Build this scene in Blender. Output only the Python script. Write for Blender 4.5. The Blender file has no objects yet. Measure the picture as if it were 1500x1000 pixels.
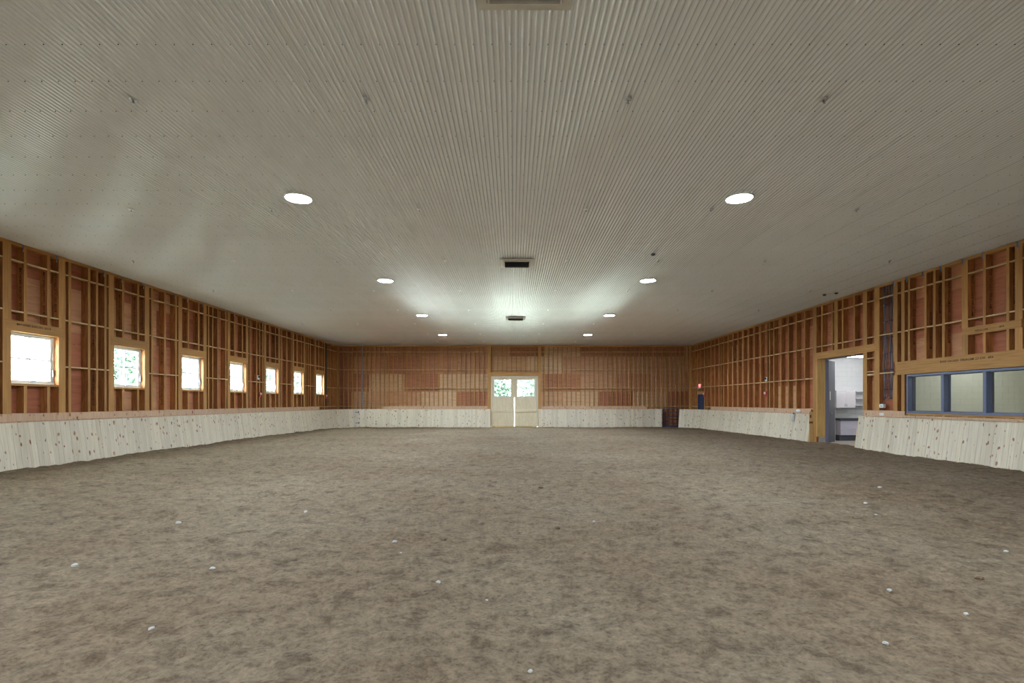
import bpy, bmesh, math, random
import numpy as np
from mathutils import Vector, Matrix, Euler

random.seed(7)
R = math.radians
scene = bpy.context.scene
col = scene.collection

# ------------------------------------------------------------------ camera, world, exposure
FPX, PPX, PPY = 770.0, 752.0, 588.5          # focal length and vanishing point in a 1500x1000 frame
CAMZ = 1.70
cam_d = bpy.data.cameras.new('camera')
cam = bpy.data.objects.new('camera', cam_d)
col.objects.link(cam)
cam.location = (0, 0, CAMZ)
cam.rotation_euler = (R(90), 0, 0)
cam_d.sensor_width = 36.0
cam_d.lens = FPX / 1500 * 36
cam_d.shift_x = -(PPX - 750) / 1500
cam_d.shift_y = (PPY - 500) / 1500
cam_d.clip_end = 400
scene.camera = cam

world = bpy.data.worlds.new('overcast_sky')
scene.world = world
world.use_nodes = True
wn = world.node_tree.nodes
wn['Background'].inputs[0].default_value = (0.86, 0.94, 1.0, 1)
wn['Background'].inputs[1].default_value = 26.0

scene.view_settings.view_transform = 'Standard'
scene.view_settings.look = 'None'
scene.view_settings.gamma = 1.0
scene.view_settings.use_curve_mapping = False
scene.view_settings.exposure = 0.94

LAMP = 320.0          # radiance of the ceiling lights
TUBE = 28.0           # radiance of the strip lights in the side rooms

# ------------------------------------------------------------------ room dimensions (metres)
XL, XR, YB, YF = -12.15, 12.25, 36.27, -5.0   # faces of the studs; YF is the wall behind the camera
ZC = 5.60                                     # underside of the ceiling
D = 0.19                                      # stud depth
LEVELS = [1.40, 2.655, 3.92, 5.155]           # rows of blocking

# ------------------------------------------------------------------ node helpers
class NT:
    def __init__(s, name, rough=0.6, metal=0.0, spec=None):
        s.m = bpy.data.materials.new(name); s.m.use_nodes = True
        s.t = s.m.node_tree; s.n = s.t.nodes; s.l = s.t.links
        s.b = s.n['Principled BSDF']; s.out = s.n['Material Output']
        s.b.inputs['Roughness'].default_value = rough
        s.b.inputs['Metallic'].default_value = metal
        if spec is not None: s.b.inputs['Specular IOR Level'].default_value = spec
    def add(s, kind, ins=None, **kw):
        n = s.n.new(kind)
        for k, v in kw.items(): setattr(n, k, v)
        for k, v in (ins or {}).items(): s.put(n, k, v)
        return n
    def put(s, n, k, v):
        if isinstance(v, bpy.types.NodeSocket): s.l.new(v, n.inputs[k])
        else: n.inputs[k].default_value = v
    def ramp(s, fac, stops):
        r = s.n.new('ShaderNodeValToRGB'); s.l.new(fac, r.inputs[0])
        e = r.color_ramp.elements
        while len(e) < len(stops): e.new(0.5)
        for el, (p, c) in zip(e, stops):
            el.position = p; el.color = c if len(c) == 4 else (*c, 1)
        return r.outputs[0]
    def mix(s, fac, a, b, mode='MIX'):
        n = s.n.new('ShaderNodeMix'); n.data_type = 'RGBA'; n.blend_type = mode
        s.put(n, 0, fac); s.put(n, 6, a); s.put(n, 7, b)
        return n.outputs[2]
    def math(s, op, a, b=0.0, c=None):
        n = s.n.new('ShaderNodeMath'); n.operation = op
        s.put(n, 0, a); s.put(n, 1, b)
        if c is not None: s.put(n, 2, c)
        return n.outputs[0]
    def rnd_coords(s, scale=(1, 1, 1), spread=37.0):
        """object coordinates shifted by a random amount for each object"""
        tc = s.n.new('ShaderNodeTexCoord'); oi = s.n.new('ShaderNodeObjectInfo')
        off = s.math('MULTIPLY', oi.outputs['Random'], spread)
        cx = s.n.new('ShaderNodeCombineXYZ'); s.l.new(off, cx.inputs[0]); s.l.new(off, cx.inputs[1]); s.l.new(off, cx.inputs[2])
        a = s.n.new('ShaderNodeVectorMath'); a.operation = 'ADD'
        s.l.new(tc.outputs['Object'], a.inputs[0]); s.l.new(cx.outputs[0], a.inputs[1])
        m = s.n.new('ShaderNodeVectorMath'); m.operation = 'MULTIPLY'
        s.l.new(a.outputs[0], m.inputs[0]); m.inputs[1].default_value = scale
        return m.outputs[0], oi.outputs['Random'], a.outputs[0]
    def noise(s, vec, scale, detail=3, rough=0.55, dist=0.0):
        n = s.n.new('ShaderNodeTexNoise'); s.l.new(vec, n.inputs['Vector'])
        n.inputs['Scale'].default_value = scale; n.inputs['Detail'].default_value = detail
        n.inputs['Roughness'].default_value = rough; n.inputs['Distortion'].default_value = dist
        return n.outputs['Fac']
    def color(s, c):
        s.put(s.b, 'Base Color', c if isinstance(c, bpy.types.NodeSocket) else (*c, 1))
    def bump(s, h, strength=0.3, dist=0.01):
        n = s.n.new('ShaderNodeBump'); s.l.new(h, n.inputs['Height'])
        n.inputs['Strength'].default_value = strength; n.inputs['Distance'].default_value = dist
        s.l.new(n.outputs[0], s.b.inputs['Normal'])

def srgb(r, g, b):
    f = lambda u: (u / 255 / 12.92) if u / 255 <= 0.04045 else ((u / 255 + 0.055) / 1.055) ** 2.4
    return (f(r), f(g), f(b))

def plain(name, c, rough=0.6, metal=0.0, var=0.06):
    t = NT(name, rough, metal)
    v, r, _ = t.rnd_coords()
    n = t.noise(v, 9.0, 3)
    lo = tuple(x * (1 - var) for x in c); hi = tuple(min(1, x * (1 + var)) for x in c)
    t.color(t.ramp(n, [(0.3, lo), (0.7, hi)]))
    return t.m

def emitter(name, c, strength):
    m = bpy.data.materials.new(name); m.use_nodes = True
    b = m.node_tree.nodes['Principled BSDF']
    b.inputs['Base Color'].default_value = (0.8, 0.8, 0.8, 1)
    b.inputs['Emission Color'].default_value = (*c, 1)
    b.inputs['Emission Strength'].default_value = strength
    return m

M = {}

def lvl_material(name, long_axis):
    """laminated veneer lumber: pale laminated edges, browner veneer on the wide faces"""
    t = NT(name, 0.62)
    sc = [30.0, 30.0, 30.0]; sc[long_axis] = 1.2
    v, rnd, raw = t.rnd_coords(tuple(sc))
    g = t.noise(v, 1.0, 4, 0.6, 0.4)
    sw = [7.0, 7.0, 7.0]; sw[long_axis] = 0.9
    m2 = t.add('ShaderNodeVectorMath', {0: raw, 1: tuple(sw)}, operation='MULTIPLY')
    wide = t.noise(m2.outputs[0], 1.3, 5, 0.6, 2.2)
    edge = t.ramp(g, [(0.25, srgb(160, 112, 56)), (0.55, srgb(186, 138, 76)), (0.8, srgb(200, 156, 94))])
    face = t.ramp(wide, [(0.3, srgb(128, 78, 38)), (0.5, srgb(164, 106, 55)), (0.72, srgb(186, 128, 70))])
    geo = t.add('ShaderNodeNewGeometry')
    vt = t.add('ShaderNodeVectorTransform', {0: geo.outputs['True Normal']}, vector_type='NORMAL', convert_from='WORLD', convert_to='OBJECT')
    sp = t.add('ShaderNodeSeparateXYZ', {0: vt.outputs[0]})
    fac = t.math('GREATER_THAN', t.math('ABSOLUTE', sp.outputs[1 if long_axis == 2 else 0]), 0.7)
    if long_axis != 2:
        c = edge
    else:
        c = t.mix(fac, edge, face)
    tone = t.ramp(rnd, [(0.0, (0.84, 0.83, 0.82)), (0.5, (0.98, 0.97, 0.96)), (1.0, (1.1, 1.08, 1.06))])
    t.color(t.mix(1.0, c, tone, 'MULTIPLY'))
    t.bump(g, 0.15, 0.004)
    return t.m

M['lvl'] = lvl_material('veneer_lumber', 2)
M['lvl_h'] = lvl_material('veneer_lumber_header', 1)

t = NT('pale_blocking_lumber', 0.65)
v, rnd, _ = t.rnd_coords((40, 3, 40))
g = t.noise(v, 1.0, 3)
t.color(t.mix(1.0, t.ramp(g, [(0.3, srgb(196, 164, 112)), (0.7, srgb(224, 198, 152))]), t.ramp(rnd, [(0, (0.85, 0.85, 0.85)), (1, (1.05, 1.05, 1.05))]), 'MULTIPLY'))
M['block'] = t.m

def ply_material(name, stops):
    t = NT(name, 0.7)
    v, rnd, raw = t.rnd_coords((3, 1.2, 12))
    g = t.noise(v, 1.0, 5, 0.6, 0.8)
    c = t.ramp(rnd, stops)
    g2 = t.ramp(g, [(0.28, (0.74, 0.70, 0.68)), (0.5, (1, 1, 1)), (0.74, (1.16, 1.16, 1.14))])
    m3 = t.add('ShaderNodeVectorMath', {0: raw, 1: (1.0, 1.0, 2.2)}, operation='MULTIPLY')
    vo = t.add('ShaderNodeTexVoronoi', {'Vector': m3.outputs[0], 'Scale': 3.2})
    knot = t.ramp(vo.outputs['Distance'], [(0.06, (0.45, 0.36, 0.3)), (0.11, (1, 1, 1))])
    t.color(t.mix(1.0, t.mix(1.0, c, g2, 'MULTIPLY'), knot, 'MULTIPLY'))
    return t.m
M['ply'] = ply_material('red_brown_plywood', [(0.0, srgb(160, 92, 62)), (0.45, srgb(182, 112, 78)), (0.8, srgb(194, 130, 94)), (1.0, srgb(204, 162, 120))])
M['ply_back'] = ply_material('mixed_plywood', [(0.0, srgb(172, 108, 78)), (0.3, srgb(190, 130, 94)), (0.5, srgb(202, 152, 114)), (0.75, srgb(216, 178, 138)), (1.0, srgb(224, 192, 154))])
M['exterior'] = plain('wall_outer_board', srgb(120, 96, 74), 0.8)

def pine_material(name, base_lo, base_hi, tone=0.1, knots=True):
    t = NT(name, 0.5)
    v, rnd, raw = t.rnd_coords((26, 26, 1.6))
    g = t.noise(v, 1.0, 4, 0.6, 0.6)
    c = t.ramp(g, [(0.3, base_lo), (0.7, base_hi)])
    c = t.mix(1.0, c, t.ramp(rnd, [(0, (1 - tone * 1.2, 1 - tone * 1.35, 1 - tone * 1.6)), (0.5, (1, 1, 1)), (1, (1 + tone * 0.5, 1 + tone * 0.45, 1 + tone * 0.3))]), 'MULTIPLY')
    if knots:
        sx = t.add('ShaderNodeSeparateXYZ', {0: raw})
        cm = t.add('ShaderNodeCombineXYZ', {0: t.math('MULTIPLY', sx.outputs[1], 8.0), 1: t.math('MULTIPLY', sx.outputs[2], 5.0)})
        nz = t.add('ShaderNodeTexNoise', {'Vector': cm.outputs[0], 'Scale': 1.6})
        dv = t.add('ShaderNodeVectorMath', {0: nz.outputs['Color'], 1: (0.5, 0.5, 0.5)}, operation='MULTIPLY')
        av = t.add('ShaderNodeVectorMath', {0: cm.outputs[0], 1: dv.outputs[0]}, operation='ADD')
        vo = t.add('ShaderNodeTexVoronoi', {'Vector': av.outputs[0], 'Scale': 1.0}, voronoi_dimensions='2D')
        sep = t.add('ShaderNodeSeparateColor', {0: vo.outputs['Color']})
        size = t.math('SUBTRACT', t.math('MULTIPLY', t.math('POWER', sep.outputs[0], 3.0), 0.42), 0.06)
        k = t.math('SUBTRACT', size, vo.outputs['Distance'])
        k = t.math('MULTIPLY', k, 9.0)
        kk = t.n.new('ShaderNodeClamp'); t.l.new(k, kk.inputs[0])
        kc = t.ramp(sep.outputs[1], [(0, srgb(112, 62, 46)), (0.5, srgb(150, 98, 66)), (1, srgb(186, 140, 98))])
        c = t.mix(kk.outputs[0], c, kc)
    t.color(c)
    t.bump(g, 0.08, 0.003)
    return t.m
M['pine'] = pine_material('knotty_pine_boards', srgb(202, 188, 162), srgb(222, 211, 190))
M['cap'] = pine_material('pinkish_cap_board', srgb(188, 150, 118), srgb(210, 176, 146), 0.12)
M['jamb'] = pine_material('yellow_jamb_lumber', srgb(196, 152, 84), srgb(222, 182, 116), 0.05, False)
M['pine_end'] = pine_material('yellow_pine_end', srgb(206, 172, 118), srgb(226, 196, 144))

# painted corrugated steel
t = NT('painted_corrugated_steel', 0.30, 0.42)
tc = t.add('ShaderNodeTexCoord')
n1 = t.noise(tc.outputs['Object'], 0.7, 2)
t.color(t.ramp(n1, [(0.3, srgb(234, 239, 242)), (0.7, srgb(240, 245, 248))]))
t.b.inputs['Specular IOR Level'].default_value = 0.55
t.put(t.b, 'Roughness', t.add('ShaderNodeMapRange', {0: n1, 3: 0.21, 4: 0.27}).outputs[0])
M['ceil'] = t.m

# sand
t = NT('arena_sand', 0.95, 0.0, 0.15)
tc = t.add('ShaderNodeTexCoord')
o = tc.outputs['Object']
a = t.noise(o, 0.35, 3)
b = t.noise(o, 3.2, 6, 0.65)
c_ = t.noise(o, 26.0, 5, 0.7)
big = t.ramp(a, [(0.35, srgb(124, 105, 83)), (0.65, srgb(134, 118, 97))])
e_ = t.noise(o, 8.5, 6, 0.75)
grit = t.ramp(e_, [(0.34, (0.66, 0.64, 0.62)), (0.5, (1, 1, 1)), (0.66, (1.22, 1.22, 1.22))])
big = t.mix(1.0, big, grit, 'MULTIPLY')
mid = t.ramp(b, [(0.32, (0.62, 0.60, 0.58)), (0.48, (1, 1, 1)), (0.70, (1.14, 1.14, 1.14))])
fine = t.ramp(c_, [(0.30, (0.56, 0.53, 0.50)), (0.5, (1, 1, 1)), (0.70, (1.22, 1.22, 1.22))])
t.color(t.mix(1.0, t.mix(1.0, big, mid, 'MULTIPLY'), fine, 'MULTIPLY'))
h = t.math('ADD', t.math('MULTIPLY', t.noise(o, 11.0, 6, 0.7), 0.7), t.math('MULTIPLY', c_, 0.5))
t.bump(h, 1.0, 0.06)
M['sand'] = t.m

M['vinyl'] = plain('white_window_vinyl', srgb(222, 224, 220), 0.4)
M['white'] = plain('white_paint', srgb(226, 226, 222), 0.45)
M['steel_blue'] = plain('blue_grey_steel_frame', srgb(104, 112, 138), 0.45)
M['steel_grey'] = plain('dark_grey_steel', srgb(94, 94, 104), 0.45)
M['door_lilac'] = plain('grey_violet_door_paint', srgb(122, 120, 142), 0.45)
M['navy'] = plain('navy_door_paint', srgb(52, 60, 92), 0.5)
M['gate'] = plain('dark_blue_gate_paint', srgb(50, 60, 92), 0.4)
M['galv'] = plain('galvanised_steel', srgb(150, 164, 188), 0.35, 0.6)
M['ink'] = plain('black_ink', srgb(34, 28, 30), 0.8)
M['ink_soft'] = plain('faded_ink', srgb(104, 70, 40), 0.8)
M['dark'] = plain('dark_duct_metal', srgb(66, 70, 76), 0.5, 0.3)
M['tar'] = plain('dark_backing_board', srgb(56, 44, 42), 0.8)
M['frame_white'] = plain('vent_frame_paint', srgb(206, 202, 192), 0.45)
M['concrete'] = plain('concrete', srgb(172, 166, 156), 0.85, 0, 0.12)
M['cmu_white'] = plain('white_painted_block', srgb(222, 224, 226), 0.6, 0, 0.02)
M['cmu_cream'] = plain('cream_painted_block', srgb(218, 216, 198), 0.6, 0, 0.02)
M['mortar'] = plain('painted_mortar', srgb(190, 190, 184), 0.8)
M['cabinet'] = plain('white_cabinet_laminate', srgb(238, 234, 240), 0.4, 0, 0.01)
M['counter'] = plain('dark_countertop', srgb(70, 78, 92), 0.3)
M['lavender'] = plain('lavender_drawer_front', srgb(212, 208, 226), 0.4, 0, 0.01)
M['chrome'] = plain('brushed_chrome', srgb(190, 194, 200), 0.3, 0.9)
M['red'] = plain('red_plastic', srgb(190, 30, 44), 0.4)
M['grey_plastic'] = plain('white_grey_plastic', srgb(214, 214, 214), 0.4)
M['black'] = plain('black_plastic', srgb(30, 30, 32), 0.4)
M['cable'] = plain('grey_blue_cable', srgb(126, 122, 130), 0.5)
M['cable_d'] = plain('dark_cable', srgb(92, 86, 92), 0.5)
M['paper'] = plain('white_paper', srgb(236, 236, 234), 0.7, 0, 0.01)
M['bag'] = plain('translucent_white_bag', srgb(232, 236, 240), 0.35, 0, 0.02)
M['blue'] = plain('blue_clip_plastic', srgb(30, 90, 190), 0.4)
M['stone'] = plain('pale_stone', srgb(176, 171, 162), 0.8, 0, 0.2)
M['stone_d'] = plain('brown_clod', srgb(98, 78, 56), 0.9, 0, 0.2)
M['leaf'] = plain('tree_leaves', srgb(86, 106, 90), 0.7, 0, 0.3)
M['bark'] = plain('tree_bark', srgb(96, 84, 70), 0.9)
M['grass'] = plain('outside_gravel_and_grass', srgb(166, 166, 152), 0.9, 0, 0.15)
M['lens'] = emitter('ceiling_light_lens', (0.77, 0.92, 1.08), LAMP)
M['tube'] = emitter('strip_light_lens', (0.97, 0.98, 1.0), TUBE)
M['exit'] = emitter('red_exit_lens', (1.0, 0.05, 0.06), 2.5)
t = NT('door_plywood_paint', 0.6)
v, rnd, _ = t.rnd_coords((6, 6, 1.5))
t.color(t.ramp(t.noise(v, 1.5, 5, 0.6, 1.0), [(0.3, srgb(206, 188, 154)), (0.7, srgb(224, 210, 180))]))
M['door_ply'] = t.m

m = bpy.data.materials.new('window_glass'); m.use_nodes = True
nt = m.node_tree; nt.nodes.clear()
out = nt.nodes.new('ShaderNodeOutputMaterial'); mx = nt.nodes.new('ShaderNodeMixShader')
tr = nt.nodes.new('ShaderNodeBsdfTransparent'); gl = nt.nodes.new('ShaderNodeBsdfGlossy'); lw_ = nt.nodes.new('ShaderNodeLayerWeight'); pw = nt.nodes.new('ShaderNodeMath'); fr = nt.nodes.new('ShaderNodeMath')
tr.inputs[0].default_value = (0.93, 0.97, 0.96, 1); gl.inputs['Roughness'].default_value = 0.02; pw.operation = 'POWER'; pw.inputs[1].default_value = 5.0; fr.operation = 'MULTIPLY_ADD'; fr.inputs[1].default_value = 0.96; fr.inputs[2].default_value = 0.03
nt.links.new(lw_.outputs['Facing'], pw.inputs[0]); nt.links.new(pw.outputs[0], fr.inputs[0])
nt.links.new(fr.outputs[0], mx.inputs[0]); nt.links.new(tr.outputs[0], mx.inputs[1]); nt.links.new(gl.outputs[0], mx.inputs[2]); nt.links.new(mx.outputs[0], out.inputs[0])
M['glass'] = m

# ------------------------------------------------------------------ object helpers
def add(name, me, mat, parent=None, loc=(0, 0, 0), rot=(0, 0, 0), matrix=None):
    if mat is not None and not me.materials: me.materials.append(M[mat] if isinstance(mat, str) else mat)
    ob = bpy.data.objects.new(name, me)
    col.objects.link(ob)
    if parent is not None: ob.parent = parent
    if matrix is not None: ob.matrix_local = matrix
    else:
        ob.location = loc; ob.rotation_euler = rot
    return ob

def empty(name, loc=(0, 0, 0), rotz=0.0, parent=None):
    ob = bpy.data.objects.new(name, None); col.objects.link(ob)
    ob.location = loc; ob.rotation_euler = (0, 0, rotz); ob.empty_display_size = 0.1
    if parent is not None: ob.parent = parent
    return ob

def tag(ob, label=None, cat=None, group=None, kind=None):
    if label: ob['label'] = label
    if cat: ob['category'] = cat
    if group: ob['group'] = group
    if kind: ob['kind'] = kind
    return ob

def bm_box(bm, x0, x1, y0, y1, z0, z1):
    v = [bm.verts.new(p) for p in ((x0, y0, z0), (x1, y0, z0), (x1, y1, z0), (x0, y1, z0), (x0, y0, z1), (x1, y0, z1), (x1, y1, z1), (x0, y1, z1))]
    for f in ((0, 3, 2, 1), (4, 5, 6, 7), (0, 1, 5, 4), (1, 2, 6, 5), (2, 3, 7, 6), (3, 0, 4, 7)):
        bm.faces.new([v[i] for i in f])

def bm_mesh(name, bm, smooth=False):
    bmesh.ops.recalc_face_normals(bm, faces=bm.faces)
    me = bpy.data.meshes.new(name); bm.to_mesh(me); bm.free()
    if smooth:
        for p in me.polygons: p.use_smooth = True
    return me

def boxes(name, *bs, bevel=0.0):
    bm = bmesh.new()
    for b in bs: bm_box(bm, *b)
    if bevel:
        bmesh.ops.bevel(bm, geom=list(bm.edges), offset=bevel, segments=1, affect='EDGES', clamp_overlap=True)
    return bm_mesh(name, bm)

_cache = {}
def box_of(mat, x, y, z):
    """a shared box mesh: x from -x to 0, y centred, z from 0 up"""
    k = (mat, round(x, 3), round(y, 3), round(z, 3))
    if k not in _cache:
        me = boxes('piece', (-k[1], 0, -k[2] / 2, k[2] / 2, 0, k[3])); me.materials.append(M[mat]); _cache[k] = me
    return _cache[k]

def lathe(name, prof, seg=24, smooth=True):
    """profile of (r, z) turned around z"""
    bm = bmesh.new(); rings = []
    for r, z in prof:
        if r < 1e-6: rings.append([bm.verts.new((0, 0, z))])
        else: rings.append([bm.verts.new((r * math.cos(2 * math.pi * i / seg), r * math.sin(2 * math.pi * i / seg), z)) for i in range(seg)])
    for a, b in zip(rings, rings[1:]):
        for i in range(seg):
            j = (i + 1) % seg
            if len(a) == 1 and len(b) == 1: continue
            if len(a) == 1: bm.faces.new((a[0], b[i], b[j]))
            elif len(b) == 1: bm.faces.new((a[i], a[j], b[0]))
            else: bm.faces.new((a[i], a[j], b[j], b[i]))
    return bm_mesh(name, bm, smooth)

def tube(name, pts, r, seg=8, closed=False):
    bm = bmesh.new(); P = [Vector(p) for p in pts]; n = len(P); rings = []
    for i, p in enumerate(P):
        if closed: d = P[(i + 1) % n] - P[i - 1]
        else: d = P[min(i + 1, n - 1)] - P[max(i - 1, 0)]
        d.normalize()
        u = d.cross(Vector((0.31, 0.17, 0.93)))
        if u.length < 1e-3: u = d.cross(Vector((1, 0, 0)))
        u.normalize(); w = d.cross(u)
        rings.append([bm.verts.new(p + r * (math.cos(2 * math.pi * k / seg) * u + math.sin(2 * math.pi * k / seg) * w)) for k in range(seg)])
    pairs = list(zip(rings, rings[1:])) + ([(rings[-1], rings[0])] if closed else [])
    for a, b in pairs:
        for k in range(seg):
            bm.faces.new((a[k], a[(k + 1) % seg], b[(k + 1) % seg], b[k]))
    if not closed:
        bm.faces.new(rings[0]); bm.faces.new(rings[-1])
    return bm_mesh(name, bm, True)

def ring_boxes(y0, y1, z0, z1, w, x0, x1):
    """four bars of a rectangular frame in the local wall plane"""
    return [(x0, x1, y0, y1, z0, z0 + w), (x0, x1, y0, y1, z1 - w, z1), (x0, x1, y0, y0 + w, z0 + w, z1 - w), (x0, x1, y1 - w, y1, z0 + w, z1 - w)]

_text = {}
def text_mesh(s, size):
    k = (s, size)
    if k not in _text:
        c = bpy.data.curves.new('stamp', 'FONT'); c.body = s; c.size = size; c.resolution_u = 1; c.offset = size * 0.012; c.extrude = 0.0006
        ob = bpy.data.objects.new('stamp_source', c); col.objects.link(ob)
        dg = bpy.context.evaluated_depsgraph_get()
        me = bpy.data.meshes.new_from_object(ob.evaluated_get(dg))
        bpy.data.objects.remove(ob); bpy.data.curves.remove(c)
        me.materials.clear(); _text[k] = me
    return _text[k]

def place_text(s, size, parent, origin, right, normal, mat='ink'):
    r = Vector(right); n = Vector(normal); u = n.cross(r)
    mtx = Matrix((r, u, n)).transposed().to_4x4(); mtx.translation = Vector(origin)
    me = text_mesh(s, size)
    if mat != 'ink': me = me.copy()
    return add('stamp', me, mat, parent, matrix=mtx)

def rect_minus(rects, h):
    out = []
    a0, a1, c0, c1 = h
    for (y0, y1, z0, z1) in rects:
        if y1 <= a0 or y0 >= a1 or z1 <= c0 or z0 >= c1: out.append((y0, y1, z0, z1)); continue
        if z0 < c0: out.append((y0, y1, z0, c0))
        if z1 > c1: out.append((y0, y1, c1, z1))
        zz0, zz1 = max(z0, c0), min(z1, c1)
        if y0 < a0: out.append((y0, a0, zz0, zz1))
        if y1 > a1: out.append((a1, y1, zz0, zz1))
    return out

# ------------------------------------------------------------------ framed walls
# local axes of a wall: +x out of the wall into the room (stud faces at x = 0), y along it, z up
def framed_wall(name, loc, rotz, span, members, openings, cuts, ply, panel=(2.44, 1.22), skip_blocks=()):
    y0, y1 = span
    rects = [(y0, y1, -0.3, ZC + 0.1)]
    for o_ in openings: rects = rect_minus(rects, o_)
    w = add(name, boxes(name, *[(-D - 0.09, -D - 0.013, *r_) for r_ in rects]), 'exterior', None, loc, (0, 0, rotz))
    tag(w, kind='structure')
    # sheathing, sheet by sheet
    row = 0; z = -0.02
    while z < ZC:
        y = y0 - (panel[0] / 2 if row % 2 else 0)
        while y < y1:
            rs = [(max(y, y0) + 0.002, min(y + panel[0], y1) - 0.002, z + 0.0015, min(z + panel[1], ZC) - 0.0015)]
            for o_ in openings: rs = rect_minus(rs, o_)
            rs = [q for q in rs if q[1] - q[0] > 0.02 and q[3] - q[2] > 0.02]
            if rs and rs[0][1] > rs[0][0]:
                cy, cz = (y + panel[0] / 2), z + panel[1] / 2
                add('plywood_sheet', boxes('plywood_sheet', *[(-0.012, 0, q[0] - cy, q[1] - cy, q[2] - cz, q[3] - cz) for q in rs]), ply, w, (-D - 0.001, cy, cz))
            y += panel[0]
        z += panel[1]; row += 1
    # studs and posts
    made = []
    for (a, b) in members:
        segs = [(0.0, ZC - 0.08)]
        for (c0, c1, h0, h1) in cuts:
            if c0 - 0.01 <= (a + b) / 2 <= c1 + 0.01:
                ns = []
                for (s0, s1) in segs:
                    if s1 <= h0 or s0 >= h1: ns.append((s0, s1))
                    else:
                        if s0 < h0: ns.append((s0, h0))
                        if s1 > h1: ns.append((h1, s1))
                segs = ns
        for (s0, s1) in segs:
            if s1 - s0 < 0.05: continue
            nm = 'post' if b - a > 0.15 else 'stud'
            made.append((a, b, s0, s1, add(nm, box_of('lvl', D, b - a, s1 - s0), None, w, (0, (a + b) / 2, s0))))
    # blocking between neighbours
    ms = sorted(members)
    for (a, b), (c, d) in zip(ms, ms[1:]):
        gap = c - b
        if gap < 0.025: continue
        for zi, z in enumerate(LEVELS):
            mid = (b + c) / 2
            if any(o_[0] < mid < o_[1] and o_[2] - 0.04 < z < o_[3] + 0.02 for o_ in list(openings) + list(cuts)): continue
            if (zi, round(mid, 1)) in skip_blocks: continue
            add('blocking', box_of('block', 0.10, gap, 0.036), None, w, (-0.004, mid, z - 0.018 + random.uniform(-0.006, 0.006)))
    # top plates
    y = y0
    while y < y1 - 0.05:
        L = min(4.88, y1 - y)
        add('top_plate', box_of('lvl_h', D, L - 0.003, 0.08), None, w, (0, y + L / 2, ZC - 0.08))
        y += L
    return w, made

def hurricane_tie(parent, y):
    if 'tie' not in _cache:
        bm = bmesh.new()
        bm_box(bm, 0.0, 0.003, -0.02, 0.012, 0.0, 0.16); bm_box(bm, 0.003, 0.03, -0.02, -0.017, 0.05, 0.17); bm_box(bm, 0.0, 0.003, -0.045, -0.012, 0.13, 0.19)
        _cache['tie'] = bm_mesh('hurricane_tie', bm)
    add('hurricane_tie', _cache['tie'], 'galv', parent, (0.001, y, ZC - 0.185))

# ---- left wall: local y = world Y
P0, PER = 12.72, 3.28
WIN_I = list(range(-3, 7))
lw_mem, lw_open, lw_cut = [], [], []
for i in WIN_I:
    s = P0 + PER * i
    lw_mem += [(s - 0.215, s), (s + 1.33, s + 1.33 + 0.215)]
    for k, off in enumerate((0.37, 1.025, 1.68, 2.335, 2.94)):
        wd = 0.085
        lw_mem.append((s + off - wd / 2, s + off + wd / 2))
    lw_open.append((s, s + 1.33, 2.15, 3.43))
    lw_cut.append((s, s + 1.33, 2.10, 3.69))
for e in (15.345, 21.25, 25.18, 31.12): lw_mem.append((e - 0.035, e + 0.035))
last = P0 + PER * 6
lw_mem = [m_ for m_ in lw_mem if m_[1] < last + 1.56]
for yy in (34.28, 34.62, 34.98, 35.42, 35.85): lw_mem.append((yy - 0.04, yy + 0.04))
lw_mem.append((36.12, 36.27))
y = P0 - 3 * PER - 0.9
while y > YF + 0.2:
    lw_mem.append((y - 0.0425, y + 0.0425)); y -= 0.656
wl, wl_studs = framed_wall('wall_left', (XL, 0, 0), 0.0, (YF, YB + D), lw_mem, lw_open, lw_cut, 'ply')
for i in WIN_I:
    s = P0 + PER * i
    add('header', box_of('lvl_h', D + 0.004, 1.33 + 0.30, 0.26), None, wl, (0.004, s + 0.665, 3.43))
    add('sill_board', box_of('lvl_h', D, 1.33, 0.05), None, wl, (0, s + 0.665, 2.10))
    for off in (0.37 - 0.06, 1.33 - 0.06, 2.94 - 0.06): hurricane_tie(wl, s + off)

# ---- right wall: rotated half a turn, local y = -world Y
def flip(l): return [(-b, -a) for a, b in l]
def flip4(l): return [(-b, -a, c, d) for a, b, c, d in l]
rw_mem = [(21.25, 21.49), (20.84, 20.91), (20.17, 20.24), (19.86, 20.07), (19.52, 19.60), (18.86, 18.94), (18.21, 18.42), (17.59, 17.84),
          (16.77, 16.95), (16.46, 16.60), (16.235, 16.32), (15.59, 15.67), (15.255, 15.34), (14.93, 15.02), (14.17, 14.36), (13.635, 13.71), (12.985, 13.06), (12.65, 12.84)]
y = 22.11
while y < 33.4:
    rw_mem.append((y - 0.04, y + 0.04)); y += 0.655
for e in (25.14, 31.0): rw_mem.append((e - 0.04, e + 0.04))
rw_mem += [(33.61, 33.75), (34.93, 35.05), (35.42, 35.5), (35.8, 35.88), (36.12, 36.27), (34.3, 34.37)]
y = 12.36
while y > YF + 0.2:
    rw_mem.append((y - 0.0425, y + 0.0425)); y -= 0.656
BAND = (11.02, 16.37, 1.355, 2.545)
rw_open = [(18.42, 21.25, -0.3, 3.42), BAND, (33.75, 34.93, -0.3, 2.2)]
rw_cut = [(18.42, 21.25, -0.3, 3.68), (10.6, 16.85, 1.30, 2.975), (33.75, 34.93, -0.3, 2.4), (12.65, 14.36, 3.50, 3.70)]
rw_mem = [m_ for m_ in rw_mem]
wr, wr_studs = framed_wall('wall_right', (XR, 0, 0), math.pi, (-(YB + D), -YF), flip(rw_mem), flip4(rw_open), flip4(rw_cut), 'ply')
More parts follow.
